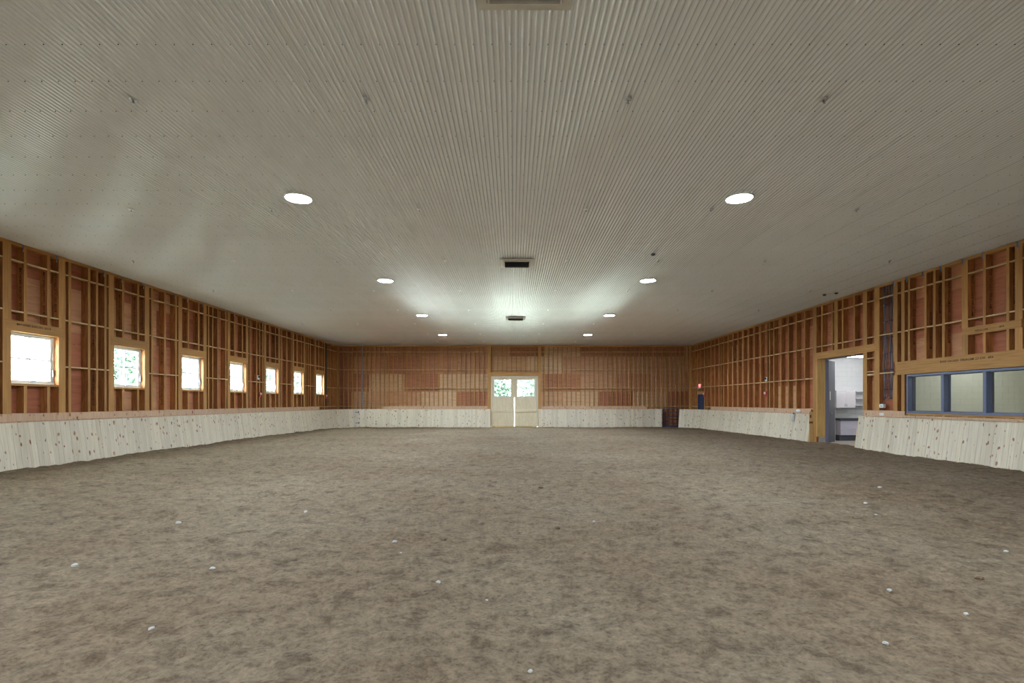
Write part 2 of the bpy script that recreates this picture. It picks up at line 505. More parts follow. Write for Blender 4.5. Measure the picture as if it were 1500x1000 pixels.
# trimmers below the headers
for (a, b, z1) in ((16.46, 16.60, 2.56), (16.77, 16.95, 2.56), (10.85, 11.0, 2.56)):
    add('stud', box_of('lvl', D, b - a, z1 - 0.0), None, wr, (0, -(a + b) / 2, 0))
hdr_door = add('header', box_of('lvl_h', D + 0.004, 3.62, 0.26), None, wr, (0.004, -(17.71 + 21.33) / 2, 3.42))
hdr_band = add('header', box_of('lvl_h', D + 0.006, 6.15, 0.415), None, wr, (0.006, -(16.86 - 3.075), 2.56))
hdr_short = add('header', box_of('lvl_h', D + 0.004, 1.66, 0.20), None, wr, (0.004, -13.50, 3.50))
add('header', box_of('lvl_h', D, 1.18, 0.20), None, wr, (0, -34.34, 2.2))
add('sill_board', box_of('lvl_h', D, 5.40, 0.05), None, wr, (0, -(13.70), 1.30))
for z in (3.18, 2.72, 2.60):      # extra blocking beside the doorway
    add('blocking', box_of('block', 0.10, 0.37, 0.036), None, wr, (-0.004, -18.025, z))
for yv in (13.70, 14.30, 15.05, 12.75, 15.7, 16.35, 16.9): 
    hurricane_tie(wr, -yv)

# ---- back wall: local y = world X
bw_mem = [(-1.79, -1.55), (1.70, 1.91), (-12.15, -12.03), (12.1, 12.25)]
x = -11.72
while x < -1.85:
    bw_mem.append((x - 0.0275, x + 0.0275)); x += 0.3115
x = 2.15
while x < 12.0:
    bw_mem.append((x - 0.0275, x + 0.0275)); x += 0.3125
for k in range(10):
    xx = -1.42 + k * 0.325
    bw_mem.append((xx - 0.0275, xx + 0.0275))
BD = (-1.55, 1.70, -0.3, 3.47)
bw_cut = [(-1.55, 1.70, -0.3, 3.74)]
wb, _ = framed_wall('wall_back', (0, YB, 0), -math.pi / 2, (XL - D - 0.1, XR + D + 0.1), bw_mem, [BD], bw_cut, 'ply_back')
add('header', box_of('lvl_h', D + 0.004, 3.46, 0.27), None, wb, (0.004, 0.075, 3.47))

# ---- wall behind the camera
wf = add('wall_front', boxes('wall_front', (XL - D, XR + D, -0.1, 0, -0.3, ZC + 0.1)), 'pine', None, (0, YF - 0.05, 0)); tag(wf, kind='structure')

# maker's stamps down the sides of the near studs and along the headers
ST1, ST2 = 'BOISE CASCADE', 'VERSA-LAM'
def stud_stamp(wall, made, y_edge, right_wall, zs, order=0):
    tgt = -y_edge if right_wall else y_edge
    best = None
    for (a, b, s0, s1, ob) in made:
        e = b if right_wall else a
        dd = abs(e - tgt)
        if dd < 0.12 and s0 <= zs[0] and s1 >= zs[0] + 0.3 and (best is None or dd < best[0]): best = (dd, ob, (b - a))
    if not best: return
    ob, wd = best[1], best[2]
    z0 = zs[0] - ob.location.z
    txt = (ST1 + ' ' + ST2) if order == 0 else (ST2 + ' ' + ST1)
    if right_wall:
        place_text(txt, 0.085, ob, (-0.10, wd / 2 + 0.001, z0 + zs[1]), (0, 0, -1), (0, 1, 0))
    else:
        place_text(txt, 0.085, ob, (-0.055, -wd / 2 - 0.001, z0), (0, 0, 1), (0, -1, 0))
for i in range(0, 5):
    s = P0 + PER * i
    stud_stamp(wl, wl_studs, s + 0.33, False, (3.95, 1.0))
    stud_stamp(wl, wl_studs, s + 0.98, False, (4.0, 1.0))
    stud_stamp(wl, wl_studs, s + 1.33, False, (4.1, 1.0))
    stud_stamp(wl, wl_studs, s + 2.60 if i in (0, 2) else s + 2.29, False, (1.6, 1.0))
    stud_stamp(wl, wl_studs, s + 2.60 if i in (0, 2) else s + 2.29, False, (3.0, 1.0), 1)
for yv, zz in ((13.64, 3.85), (12.99, 3.85), (14.18, 3.75), (15.59, 3.0), (14.93, 3.1), (14.93, 4.2), (15.26, 4.0), (16.24, 3.2), (26.1, 2.5), (31.4, 3.0), (30.1, 3.2), (28.7, 3.4)):
    stud_stamp(wr, wr_studs, yv, True, (zz, 1.35))
hd = [o_ for o_ in wl.children if o_.name.startswith('header')][3]
for o_ in wl.children:
    if o_.name.startswith('header') and abs(o_.location.y - (P0 + 0.665)) < 0.01: hd = o_
place_text(ST1 + ' ' + ST2, 0.075, hd, (0.001, 0.42, 0.20), (0, -1, 0), (1, 0, 0))
place_text(ST1 + '  ' + ST2 + '  2.0 3100   APA', 0.085, hdr_band, (0.001, -(15.08 - 13.785), 0.26), (0, 1, 0), (1, 0, 0))
place_text('APA', 0.075, hdr_short, (0.001, 0.25, 0.07), (0, 1, 0), (1, 0, 0))
place_text(ST2, 0.075, hdr_short, (0.001, -0.45, 0.06), (0, 1, 0), (1, 0, 0), 'ink_soft')

# ------------------------------------------------------------------ windows in the left wall
def make_window(n, s):
    w = empty('window_%d' % n, (XL, s + 0.665, 2.15)); tag(w, kind='structure')
    W, H = 1.33, 1.28
    a, b = -W / 2, W / 2
    add('window_frame', boxes('window_frame', *ring_boxes(a, b, 0, H, 0.045, -D - 0.05, -0.125), bevel=0.003), 'vinyl', w)
    sash = add('sash', boxes('sash', *ring_boxes(a + 0.045, b - 0.045, 0.045, H - 0.045, 0.05, -D - 0.035, -0.14), bevel=0.003), 'vinyl', w)
    add('glazing_bar', boxes('glazing_bar', (-D - 0.02, -0.155, -0.017, 0.017, 0.095, H - 0.095)), 'vinyl', sash)
    add('glazing_bar', boxes('glazing_bar', (-D - 0.02, -0.157, a + 0.095, b - 0.095, H / 2 - 0.017, H / 2 + 0.017)), 'vinyl', sash)
    add('pane', boxes('pane', (-D - 0.006, -D + 0.0, a + 0.09, b - 0.09, 0.09, H - 0.09)), 'glass', sash)
    add('crank_handle', boxes('crank_handle', (-0.13, -0.095, -0.05, 0.05, 0.05, 0.075), (-0.11, -0.09, 0.0, 0.10, 0.06, 0.085), bevel=0.004), 'galv', w)
    add('latch', boxes('latch', (-0.135, -0.10, b - 0.06, b - 0.03, 0.22, 0.40), bevel=0.004), 'galv', w)
    return w
for k, i in enumerate(sorted(WIN_I, key=lambda q: (q < 0, q))):
    make_window(k + 1, P0 + PER * i)

# ------------------------------------------------------------------ viewing window band in the right wall
vw = empty('window_11', (XR, 0, 0), math.pi); tag(vw, kind='structure')
ya, yb = -BAND[1], -BAND[0]
add('window_frame', boxes('window_frame', *ring_boxes(ya, yb, BAND[2], BAND[3], 0.06, -0.20, 0.012), bevel=0.003), 'steel_blue', vw)
for c in (15.0, 13.655, 12.31):
    add('mullion', boxes('mullion', (-0.20, 0.012, -c - 0.05, -c + 0.05, BAND[2] + 0.06, BAND[3] - 0.06), bevel=0.003), 'steel_blue', vw)
edges = [16.31, 15.0, 13.655, 12.31, 11.08]
for a, b in zip(edges, edges[1:]):
    a2 = a - (0.05 if a < 16.3 else 0); b2 = b + (0.05 if b > 11.1 else 0)
    add('pane', boxes('pane', (-0.165, -0.159, -a2, -b2, BAND[2] + 0.06, BAND[3] - 0.06)), 'glass', vw)
    add('inner_stop', boxes('inner_stop', *ring_boxes(-a2, -b2, BAND[2] + 0.06, BAND[3] - 0.06, 0.018, -0.158, -0.13)), 'steel_grey', vw)

# ------------------------------------------------------------------ double door in the back wall
dd = empty('door_1', (0, YB, 0), -math.pi / 2); tag(dd, kind='structure')
add('door_frame', boxes('door_frame', (-0.19, -0.02, -1.55, -1.49, 0, 3.47), (-0.19, -0.02, 1.64, 1.70, 0, 3.47), (-0.19, -0.02, -1.49, 1.64, 3.41, 3.47), (-0.16, -0.122, -1.49, -1.455, 0, 3.41), (-0.16, -0.122, 1.585, 1.64, 0, 3.41), (-0.16, -0.122, -1.455, 1.585, 3.36, 3.41)), 'vinyl', dd)
def leaf(y0, y1, w0, w1, z0, z1, foot=0.0):
    L = add('door_leaf', boxes('door_leaf', (-0.12, -0.075, y0, y1, foot, z0), (-0.12, -0.075, y0, y1, z1, 3.405), (-0.12, -0.075, y0, w0, z0, z1), (-0.12, -0.075, w1, y1, z0, z1)), 'door_ply', dd)
    add('pane_trim', boxes('pane_trim', *ring_boxes(w0 - 0.03, w1 + 0.03, z0 - 0.03, z1 + 0.03, 0.05, -0.075, -0.06)), 'vinyl', L)
    add('pane', boxes('pane', (-0.10, -0.094, w0, w1, z0, z1)), 'glass', L)
    add('glazing_bar', boxes('glazing_bar', (-0.105, -0.09, (w0 + w1) / 2 - 0.014, (w0 + w1) / 2 + 0.014, z0, z1), (-0.105, -0.09, w0, w1, (z0 + z1) / 2 - 0.014, (z0 + z1) / 2 + 0.014)), 'vinyl', L)
    add('cross_rail', boxes('cross_rail', (-0.075, -0.02, y0 + 0.01, y1 - 0.01, 0.99, 1.17), bevel=0.004), 'door_ply', L)
    add('top_rail', boxes('top_rail', (-0.075, -0.066, y0 + 0.01, y1 - 0.01, 3.32, 3.40)), 'door_ply', L)
    add('bottom_seal', boxes('bottom_seal', (-0.115, -0.07, y0, y1, foot, 0.05)), 'pine_end', L)
leaf(-1.485, 0.070, -1.32, -0.165, 2.09, 3.24, -0.08)
leaf(0.080, 1.62, 0.27, 1.455, 2.09, 3.24, -0.035)
add('astragal', boxes('astragal', (-0.075, -0.06, 0.03, 0.12, 2.0, 3.40)), 'door_ply', dd)

# far side door in the right wall
d3 = empty('door_3', (XR, -0, 0), math.pi); tag(d3, kind='structure')
add('door_frame', boxes('door_frame', (-0.15, 0.0, -34.93, -34.88, 0, 2.2), (-0.15, 0.0, -33.80, -33.75, 0, 2.2), (-0.15, 0.0, -34.88, -33.80, 2.15, 2.2)), 'navy', d3)
lf = add('door_leaf', boxes('door_leaf', (-0.12, -0.075, -34.88, -33.80, 0.01, 2.15), bevel=0.003), 'navy', d3)
add('door_handle', boxes('door_handle', (-0.075, -0.02, -33.95, -33.86, 1.0, 1.05)), 'chrome', lf)

# ------------------------------------------------------------------ doorway to the wash room
d2 = empty('door_2', (XR + 0.19, 21.25, 0)); tag(d2, kind='structure')
add('jamb_board', boxes('jamb_board', (-0.19, -0.003, -0.045, -0.002, 0.30, 3.42)), 'jamb', d2)
add('jamb_board', boxes('jamb_board', (0.0, 0.14, -0.05, 0.14, 0.30, 3.42)), 'jamb', d2)
add('jamb_plinth', boxes('jamb_plinth', (-0.10, 0.14, -0.055, 0.12, 0.0, 0.30)), 'concrete', d2)
add('door_frame', boxes('door_frame', (0.14, 0.19, -0.04, 0.14, 0.0, 3.44), (0.19, 0.30, -0.02, 0.14, 0, 3.44), (0.14, 0.30, -2.83, -0.02, 3.40, 3.55), (0.14, 0.30, -2.95, -2.83, 0, 3.44), bevel=0.004), 'door_lilac', d2)
lf = add('door_leaf', boxes('door_leaf', (0, 0.90, -0.025, 0.025, 0.04, 3.38), bevel=0.003), 'steel_grey', d2, (0.31, 0.04, 0), (0, 0, R(45)))
add('pull_plate', boxes('pull_plate', (0.10, 0.20, -0.04, -0.025, 1.78, 2.13), bevel=0.004), 'white', lf)
add('lever', boxes('lever', (0.22, 0.36, -0.06, -0.025, 1.22, 1.27), bevel=0.006), 'galv', lf)
add('edge_strip', boxes('edge_strip', (0.90, 0.93, -0.03, 0.03, 0.04, 3.38)), 'white', lf)

def block_wall(name, x0, x1, y_face, thick, z1, mat, opn=None):
    """block wall across the side rooms, courses of separate blocks on its near face"""
    w = add(name, boxes(name, (x0, x1, y_face + 0.006, y_face + thick, 0, z1)), 'mortar'); tag(w, kind='structure')
    for c in range(int(z1 / 0.2)):
        x = x0 + (0.2 if c % 2 else 0.0)
        if c % 2:
            k = ('blk', mat, 0.19)
            if k not in _cache:
                _cache[k] = boxes('block', (0.002, 0.193, -0.02, 0.0, 0.002, 0.198)); _cache[k].materials.append(M[mat])
            add('block', _cache[k], None, w, (x0, y_face + 0.02, c * 0.2))
        while x < x1 - 0.1:
            L = min(0.4, x1 - x)
            k = ('blk', mat, round(L, 2))
            if k not in _cache:
                _cache[k] = boxes('block', (0.002, L - 0.003, -0.02, 0.0, 0.002, 0.198)); _cache[k].materials.append(M[mat])
            add('block', _cache[k], None, w, (x, y_face + 0.02, c * 0.2))
            x += L
    return w
RX0, RX1 = XR + D + 0.09, 17.6
block_wall('wall_wash_room', RX0, RX1, 22.90, 0.2, 3.6, 'cmu_white')
block_wall('wall_partition', RX0, RX1, 17.55, 0.2, 3.6, 'cmu_cream')
s_ = add('wall_side_rooms', boxes('wall_side_rooms', (RX1, RX1 + 0.2, 10.3, 23.1, 0, 3.6), (RX0, RX1, 10.3, 10.5, 0, 3.6)), 'cmu_cream'); tag(s_, kind='structure')
s_ = add('floor_side_rooms', boxes('floor_side_rooms', (RX0, RX1, 10.5, 17.55, -0.1, 0.05), (RX0, RX1, 17.75, 22.9, -0.1, 0.05)), 'concrete'); tag(s_, kind='structure')
s_ = add('ceiling_side_rooms', boxes('ceiling_side_rooms', (RX0 - 0.02, RX1 + 0.2, 10.3, 23.1, 3.6, 3.7)), 'white'); tag(s_, kind='structure')
s_ = add('trim_1', boxes('trim_1', (XR - 0.35, RX0, 18.44, 21.24, -0.2, 0.062), bevel=0.006), 'concrete'); tag(s_, kind='structure')

def strip_light(loc, label, rotz=0.0):
    f = empty('strip_light', loc, rotz); tag(f, label, 'light fixture', 'strip lights of the side rooms')
    add('housing', boxes('housing', (-0.65, 0.65, -0.07, 0.07, -0.04, 0.0), bevel=0.004), 'white', f)
    add('lens', boxes('lens', (-0.64, 0.64, -0.055, 0.055, -0.085, -0.04), bevel=0.012), 'tube', f)
strip_light((14.25, 21.4, 3.6), 'glowing white strip light on the ceiling beyond the open doorway')
strip_light((15.9, 19.6, 3.6), 'strip light deeper inside the bright wash room')
strip_light((14.6, 14.0, 3.6), 'unseen strip light added to light the viewing room', R(90))  # out of view, added to light the room behind the panes
strip_light((15.0, 16.2, 3.6), 'second unseen strip light added to brighten the viewing room')  # extra fixture, also unseen, added to brighten the cream block wall

# cabinets of the wash room
cb = empty('wall_cabinet', (13.85, 22.895, 1.445)); tag(cb, 'white two door wall cabinet beyond the open doorway', 'cabinet')
add('body', boxes('body', (0, 0.84, -0.31, 0.0, 0, 0.755)), 'cabinet', cb)
for a, b, hx in ((0.003, 0.418, 0.385), (0.422, 0.837, 0.455)):
    d = add('door', boxes('door', (a, b, -0.332, -0.312, 0.004, 0.751), bevel=0.002), 'cabinet', cb)
    add('handle', boxes('handle', (hx - 0.006, hx + 0.006, -0.358, -0.332, 0.06, 0.17), bevel=0.002), 'chrome', d)
sh = empty('shelf_unit', (14.72, 22.895, 1.445)); tag(sh, 'open grey shelves on brackets beside the white wall cabinet', 'shelf')
for z in (0.10, 0.40, 0.70):
    add('shelf_board', boxes('shelf_board', (0, 1.0, -0.28, -0.0, z, z + 0.03)), 'cabinet', sh)
    for bx_ in (0.05, 0.9): add('bracket', boxes('bracket', (bx_, bx_ + 0.02, -0.24, 0, z - 0.025, z), (bx_, bx_ + 0.02, -0.02, 0, z - 0.1, z)), 'steel_grey', sh)
bc = empty('base_cabinet', (13.86, 22.895, 0.05)); tag(bc, 'base cabinet with lavender drawer fronts under the dark counter', 'cabinet')
add('body', boxes('body', (0.03, 1.6, -0.56, 0.0, 0.24, 0.86)), 'cabinet', bc)
add('toe_kick', boxes('toe_kick', (0.03, 1.6, -0.50, -0.02, 0.0, 0.24)), 'steel_grey', bc)
for a, b in ((0.03, 0.81), (0.82, 1.6)):
    for z0_, z1_ in ((0.24, 0.53), (0.545, 0.855)):
        dr = add('drawer', boxes('drawer', (a, b, -0.585, -0.562, z0_, z1_), bevel=0.003), 'lavender', bc)
        add('handle', boxes('handle', ((a + b) / 2 - 0.1, (a + b) / 2 + 0.1, -0.60, -0.585, z1_ - 0.025, z1_ - 0.01)), 'lavender', dr)
ct = empty('countertop', (13.85, 22.895, 0.91)); tag(ct, 'dark countertop with white backsplash in the wash room', 'countertop')
add('slab', boxes('slab', (0, 1.62, -0.62, 0, 0, 0.10), bevel=0.006), 'counter', ct)
add('edge_band', boxes('edge_band', (0, 1.62, -0.632, -0.622, 0.03, 0.055)), 'steel_grey', ct)
add('backsplash', boxes('backsplash', (0, 1.62, -0.03, -0.002, 0.10, 0.26)), 'white', ct)

# ------------------------------------------------------------------ floor of sand
def ground(x, y):
    """slow swell of the footing, a little higher along the side walls"""
    e = np.clip((np.abs(x) - 8.0) / 4.0, 0, 1)
    return 0.02 + 0.05 * e * e * np.clip(1.4 - np.abs(y - 18.0) / 14.0, 0, 1) - 0.05 * np.clip((y - 24.0) / 12.0, 0, 1)

def vnoise(x, y, seed, cell):
    rs = np.random.RandomState(seed); T = rs.rand(257, 257)
    u = x / cell; v = y / cell
    iu = np.floor(u).astype(int); iv = np.floor(v).astype(int); fu = u - iu; fv = v - iv
    fu = fu * fu * (3 - 2 * fu); fv = fv * fv * (3 - 2 * fv)
    a, b, a1, b1 = iu % 256, iv % 256, (iu + 1) % 256, (iv + 1) % 256
    return (T[a, b] * (1 - fu) + T[a1, b] * fu) * (1 - fv) + (T[a, b1] * (1 - fu) + T[a1, b1] * fu) * fv - 0.5

xs = np.concatenate([np.arange(-12.44, -5.0, 0.045), np.arange(-5.0, 5.0, 0.026), np.arange(5.0, 12.56, 0.045)])
ys = [YF]
while ys[-1] < YB + 0.24:
    yy = ys[-1]; ys.append(yy + (0.25 if yy < 1.6 else max(0.022, 0.0055 * yy)))
ys = np.array(ys)
X, Y = np.meshgrid(xs, ys)
Xw = X + 0.25 * vnoise(X, Y, 91, 0.8); Yw = Y + 0.25 * vnoise(X, Y, 92, 0.8)
Z = ground(X, Y)
Z += 0.030 * vnoise(Xw, Yw, 1, 1.7) + 0.024 * vnoise(Xw + 3, Yw * 1.3, 2, 0.62)
r1 = np.abs(vnoise(Xw, Yw, 3, 0.30)) * 2
Z += 0.030 * (0.5 - r1) * 0.9
Z += 0.022 * vnoise(Xw, Yw * 1.2, 4, 0.16) + 0.018 * vnoise(X, Y, 5, 0.085)
Z += np.where(Y < 16, 0.011 * vnoise(X, Y, 6, 0.05), 0)
# wheel and hoof scrapes
for (ax, ay, bx2, by2, wd, dp) in ((-6.2, 4.5, -3.2, 12.0, 0.10, 0.018), (2.3, 8.2, 7.5, 7.2, 0.07, 0.016), (4.0, 4.6, 9.0, 4.1, 0.07, 0.014), (-2.6, 3.6, -1.9, 9.5, 0.09, 0.014)):
    vx, vy = bx2 - ax, by2 - ay; L2 = vx * vx + vy * vy
    tt = np.clip(((X - ax) * vx + (Y - ay) * vy) / L2, 0, 1)
    dist = np.hypot(X - ax - tt * vx, Y - ay - tt * vy) + 0.10 * vnoise(X, Y, 12, 0.5)
    Z -= dp * np.exp(-(dist / wd) ** 2)
nx, ny = len(xs), len(ys)
me = bpy.data.meshes.new('floor')
co = np.stack([X, Y, Z], -1).reshape(-1, 3).astype(np.float32)
idx = np.arange(nx * ny).reshape(ny, nx)
quads = np.stack([idx[:-1, :-1], idx[:-1, 1:], idx[1:, 1:], idx[1:, :-1]], -1).reshape(-1, 4).astype(np.int32)
me.vertices.add(len(co)); me.vertices.foreach_set('co', co.ravel())
me.loops.add(quads.size); me.loops.foreach_set('vertex_index', quads.ravel())
me.polygons.add(len(quads)); me.polygons.foreach_set('loop_start', np.arange(0, quads.size, 4, dtype=np.int32))
me.polygons.foreach_set('use_smooth', np.ones(len(quads), dtype=bool))
me.update(calc_edges=True); me.validate()
fl = add('floor', me, 'sand'); tag(fl, kind='structure')
def ground_at(x, y):
    i = min(max(int(np.searchsorted(xs, x)), 0), nx - 1); j = min(max(int(np.searchsorted(ys, y)), 0), ny - 1)
    return float(Z[j, i])

# ------------------------------------------------------------------ ceiling of corrugated sheets
ce = add('ceiling', boxes('ceiling', (XL - D, XR + D, YF, YB + D, ZC + 0.05, ZC + 0.12)), 'exterior'); tag(ce, kind='structure')
PITCH, WAVES, SEG = 0.068, 12, 10
wdt = PITCH * WAVES
bm = bmesh.new(); prev = None
SEG = 14
def rib(f):          # smooth rib: narrow flats below and above, steep shoulders
    return 0.0100 * (1 - math.tanh(1.5 * (math.cos(2 * math.pi * (f - 0.1)) - 0.3)))
plist = [(k / SEG * PITCH, rib(k / SEG)) for k in range(WAVES * SEG + 4)]
for u, z in plist:
    zz = z - 0.006 * (1 - u / wdt) - 0.004                  # each sheet's first edge laps under its neighbour
    cur = (bm.verts.new((u, YF, zz)), bm.verts.new((u, YB + 0.03, zz)))
    if prev: bm.faces.new((prev[0], cur[0], cur[1], prev[1]))
    prev = cur
sheet = bm_mesh('corrugated_sheet', bm, True)
# faces must look down
if sheet.polygons[0].normal.z > 0: sheet.flip_normals()
x = XL - 0.06
while x < XR + 0.05:
    add('corrugated_sheet', sheet, 'ceil', ce, (x, 0, ZC + 0.010))
    x += wdt
# rows of screws
bm = bmesh.new()
yv = 3.1
while yv < 22:
    xv = XL + 0.25 + random.uniform(0, 0.06)
    while xv < XR:
        base = XL - 0.06; wv = round((xv - base) / PITCH); xx = base + (wv + 0.1) * PITCH
        bm_box(bm, xx - 0.0045, xx + 0.0045, yv - 0.0045, yv + 0.0045, ZC - 0.003, ZC + 0.006)
        xv += PITCH * 3
    yv += 0.66
sc_ = add('ceiling_screws', bm_mesh('ceiling_screws', bm), 'dark', ce); sc_['kind'] = 'stuff'

# ceiling lights
rowname = ['nearest to the camera', 'second from the camera', 'third from the camera', 'farthest from the camera']
lens_me = lathe('lens', [(0.0, -0.013), (0.12, -0.013), (0.20, -0.011), (0.232, -0.008)], 24); 
house_me = lathe('housing', [(0.232, -0.008), (0.236, -0.022), (0.250, -0.024), (0.262, -0.012), (0.262, 0.012), (0.0, 0.012)], 24)
for r_i, yv in enumerate((10.05, 16.87, 23.65, 30.55, 3.2, -3.2)):
    for xv, side in ((-4.11, 'left'), (4.32, 'right')):
        L = empty('ceiling_light', (xv, yv, ZC)); 
        where = rowname[r_i] if r_i < 4 else ('overhead near the camera' if r_i == 4 else 'behind the camera')
        tag(L, 'bright round ceiling light in the %s row, %s' % (side, where), 'ceiling light', 'round lights in two rows on the ceiling')
        add('housing', house_me, 'white', L); add('lens', lens_me, 'lens', L)

# air vents
def vent(x, y, label):
    v_ = empty('ceiling_vent', (x, y, ZC)); tag(v_, label, 'vent', 'air vents along the ceiling centre')
    W = 0.46
    bm = bmesh.new()
    for b in ((-W, W, -W, -W + 0.09), (-W, W, W - 0.09, W), (-W, -W + 0.09, -W + 0.09, W - 0.09), (W - 0.09, W, -W + 0.09, W - 0.09)):
        bm_box(bm, *b, -0.02, 0.0)
    add('flange', bm_mesh('flange', bm), 'frame_white', v_)
    i = W - 0.10
    add('collar', boxes('collar', (-i, i, -i, -i + 0.02, -0.05, -0.004), (-i, i, i - 0.02, i, -0.05, -0.004), (-i, -i + 0.02, -i + 0.02, i - 0.02, -0.05, -0.004), (i - 0.02, i, -i + 0.02, i - 0.02, -0.05, -0.004)), 'frame_white', v_)
    add('duct_back', boxes('duct_back', (-i + 0.02, i - 0.02, -i + 0.02, i - 0.02, -0.008, -0.002)), 'dark', v_)
    for k in range(7):
        yy = -i + 0.09 + k * (2 * i - 0.18) / 6
        add('louvre', boxes('louvre', (-i + 0.021, i - 0.021, -0.03, 0.03, -0.003, 0.0)), 'dark', v_, (0, yy, -0.028), (R(28), 0, 0))
vent(0.11, 4.75, 'large white framed air vent at the top edge of the view')
vent(0.10, 14.78, 'white framed air vent in the middle of the ceiling')
vent(0.10, 24.6, 'distant air vent before the bright ceiling patch at the double door')

# sprinkler heads
esc = lathe('escutcheon', [(0.0, -0.006), (0.02, -0.012), (0.045, -0.008), (0.05, 0.004)], 14)
head = lathe('sprinkler_body', [(0.009, -0.006), (0.009, -0.028), (0.014, -0.032), (0.005, -0.05), (0.024, -0.054), (0.0, -0.058)], 10)
ordn = ['first', 'second', 'third', 'fourth', 'fifth', 'sixth', 'seventh', 'eighth']
for j in range(8):
    yv = 6.78 + 3.88 * j
    for k, xv in enumerate((-10.5, -7.75, -4.9, -1.9, 1.48, 4.0, 6.95, 10.4)):
        if abs(xv) / yv > 1.02: continue
        s_ = empty('sprinkler_head', (xv, yv, ZC)); tag(s_, 'small ceiling sprinkler head in the %s row from the camera, %s from the window wall' % (ordn[j], ordn[k]), 'sprinkler', 'sprinkler heads on the ceiling')
        add('escutcheon', esc, 'chrome', s_); add('body', head, 'chrome', s_)
det = lathe('smoke_detector', [(0.0, -0.05), (0.03, -0.05), (0.055, -0.03), (0.06, 0.0)], 16)
for xv, yv, lb in ((3.68, 13.85, 'dark smoke detector beside the second light of the right row'), (11.3, 19.1, 'dark detector on the ceiling above the open doorway, nearer the lights'), (11.55, 18.8, 'dark detector on the ceiling above the open doorway, nearer the wall')):
    d_ = add('smoke_detector', det, 'dark', None, (xv, yv, ZC)); tag(d_, lb, 'detector', 'ceiling detectors')

# ------------------------------------------------------------------ slanted kickboards
TOP, TOE, KZ, BURY = 0.045, 0.215, 1.215, -0.10
tilt = math.atan((TOE - TOP) / KZ)
KL = (KZ - BURY) / math.cos(tilt)
PW = 0.150
def plank_mesh(w):
    k = ('plank', round(w, 3))
    if k not in _cache:
        bm = bmesh.new(); c = 0.003; h = w / 2 - 0.0008
        prof = [(-0.022, -h), (0.0 - c, -h), (0.0, -h + c), (0.0, h - c), (0.0 - c, h), (-0.022, h)]
        r = [[bm.verts.new((px, py, z)) for px, py in prof] for z in (0.0, KL)]
        n = len(prof)
        for i in range(n): bm.faces.new((r[0][i], r[0][(i + 1) % n], r[1][(i + 1) % n], r[1][i]))
        bm.faces.new(r[0]); bm.faces.new(r[1])
        me = bm_mesh('plank', bm); me.materials.append(M['pine']); _cache[k] = me
    return _cache[k]

def put_plank(parent, px, py, ang, w):
    """ang: heading of the plank's face; the top edge stands at px, py"""
    jit = random.uniform(-0.0025, 0.0025)
    nx_, ny_ = math.cos(ang), math.sin(ang)
    dz = random.uniform(-0.012, 0.004)
    bx_ = px + nx_ * (TOE - TOP) * (KZ - BURY) / KZ + nx_ * jit; by_ = py + ny_ * (TOE - TOP) * (KZ - BURY) / KZ + ny_ * jit
    add('plank', plank_mesh(w), None, parent, (bx_, by_, BURY + dz * 0.3), Euler((0, -tilt, ang), 'XYZ'))

def straight(parent, ax, ay, bx_, by_, ang):
    L = math.hypot(bx_ - ax, by_ - ay); n = max(1, round(L / PW)); w = L / n
    for k in range(n):
        f = (k + 0.5) / n
        put_plank(parent, ax + (bx_ - ax) * f, ay + (by_ - ay) * f, ang, w)
def arc(parent, cx, cy, r, a0, a1):
    L = abs(a1 - a0) * r; n = max(1, round(L / PW))
    for k in range(n):
        a = a0 + (a1 - a0) * (k + 0.5) / n
        put_plank(parent, cx + r * math.cos(a), cy + r * math.sin(a), a + math.pi, L / n)

RAD = 3.05
KXL, KXR, KYB = XL + TOP, XR - TOP, YB - TOP
kl = empty('kickboard', (XL, 12, 0)); tag(kl, 'long slanted wall of pale knotty pine boards under the row of windows', 'kickboard', 'slanted pine kickboards round the arena')
kbl = empty('kickboard', (-6, YB, 0)); tag(kbl, 'pale pine kickboard left of the double door, curving round the far corner', 'kickboard', 'slanted pine kickboards round the arena')
kbr = empty('kickboard', (6, YB, 0)); tag(kbr, 'pale pine kickboard between the double door and the small blue gate', 'kickboard', 'slanted pine kickboards round the arena')
krf = empty('kickboard', (XR, 27, 0)); tag(krf, 'pale pine kickboard between the small blue gate and the open doorway', 'kickboard', 'slanted pine kickboards round the arena')
krn = empty('kickboard', (XR, 15, 0)); tag(krn, 'pale pine kickboard under the blue framed viewing windows', 'kickboard', 'slanted pine kickboards round the arena')
for e_ in (kl, kbl, kbr, krf, krn): e_.location = (0, 0, 0)
straight(kl, KXL, -2.0, KXL, KYB - RAD, 0.0)
arc(kbl, KXL + RAD, KYB - RAD, RAD, math.pi, math.pi / 2)
straight(kbl, KXL + RAD, KYB, -1.58, KYB, -math.pi / 2)
straight(kbr, 1.73, KYB, KXR - RAD, KYB, -math.pi / 2)
g0, g1 = R(90 - 20), R(90 - 42)
arc(kbr, KXR - RAD, KYB - RAD, RAD, math.pi / 2, g0)
arc(krf, KXR - RAD, KYB - RAD, RAD, g1, 0.0)
straight(krf, KXR, KYB - RAD, KXR, 21.55, math.pi)
straight(krn, KXR, 18.55, KXR, -2.0, math.pi)

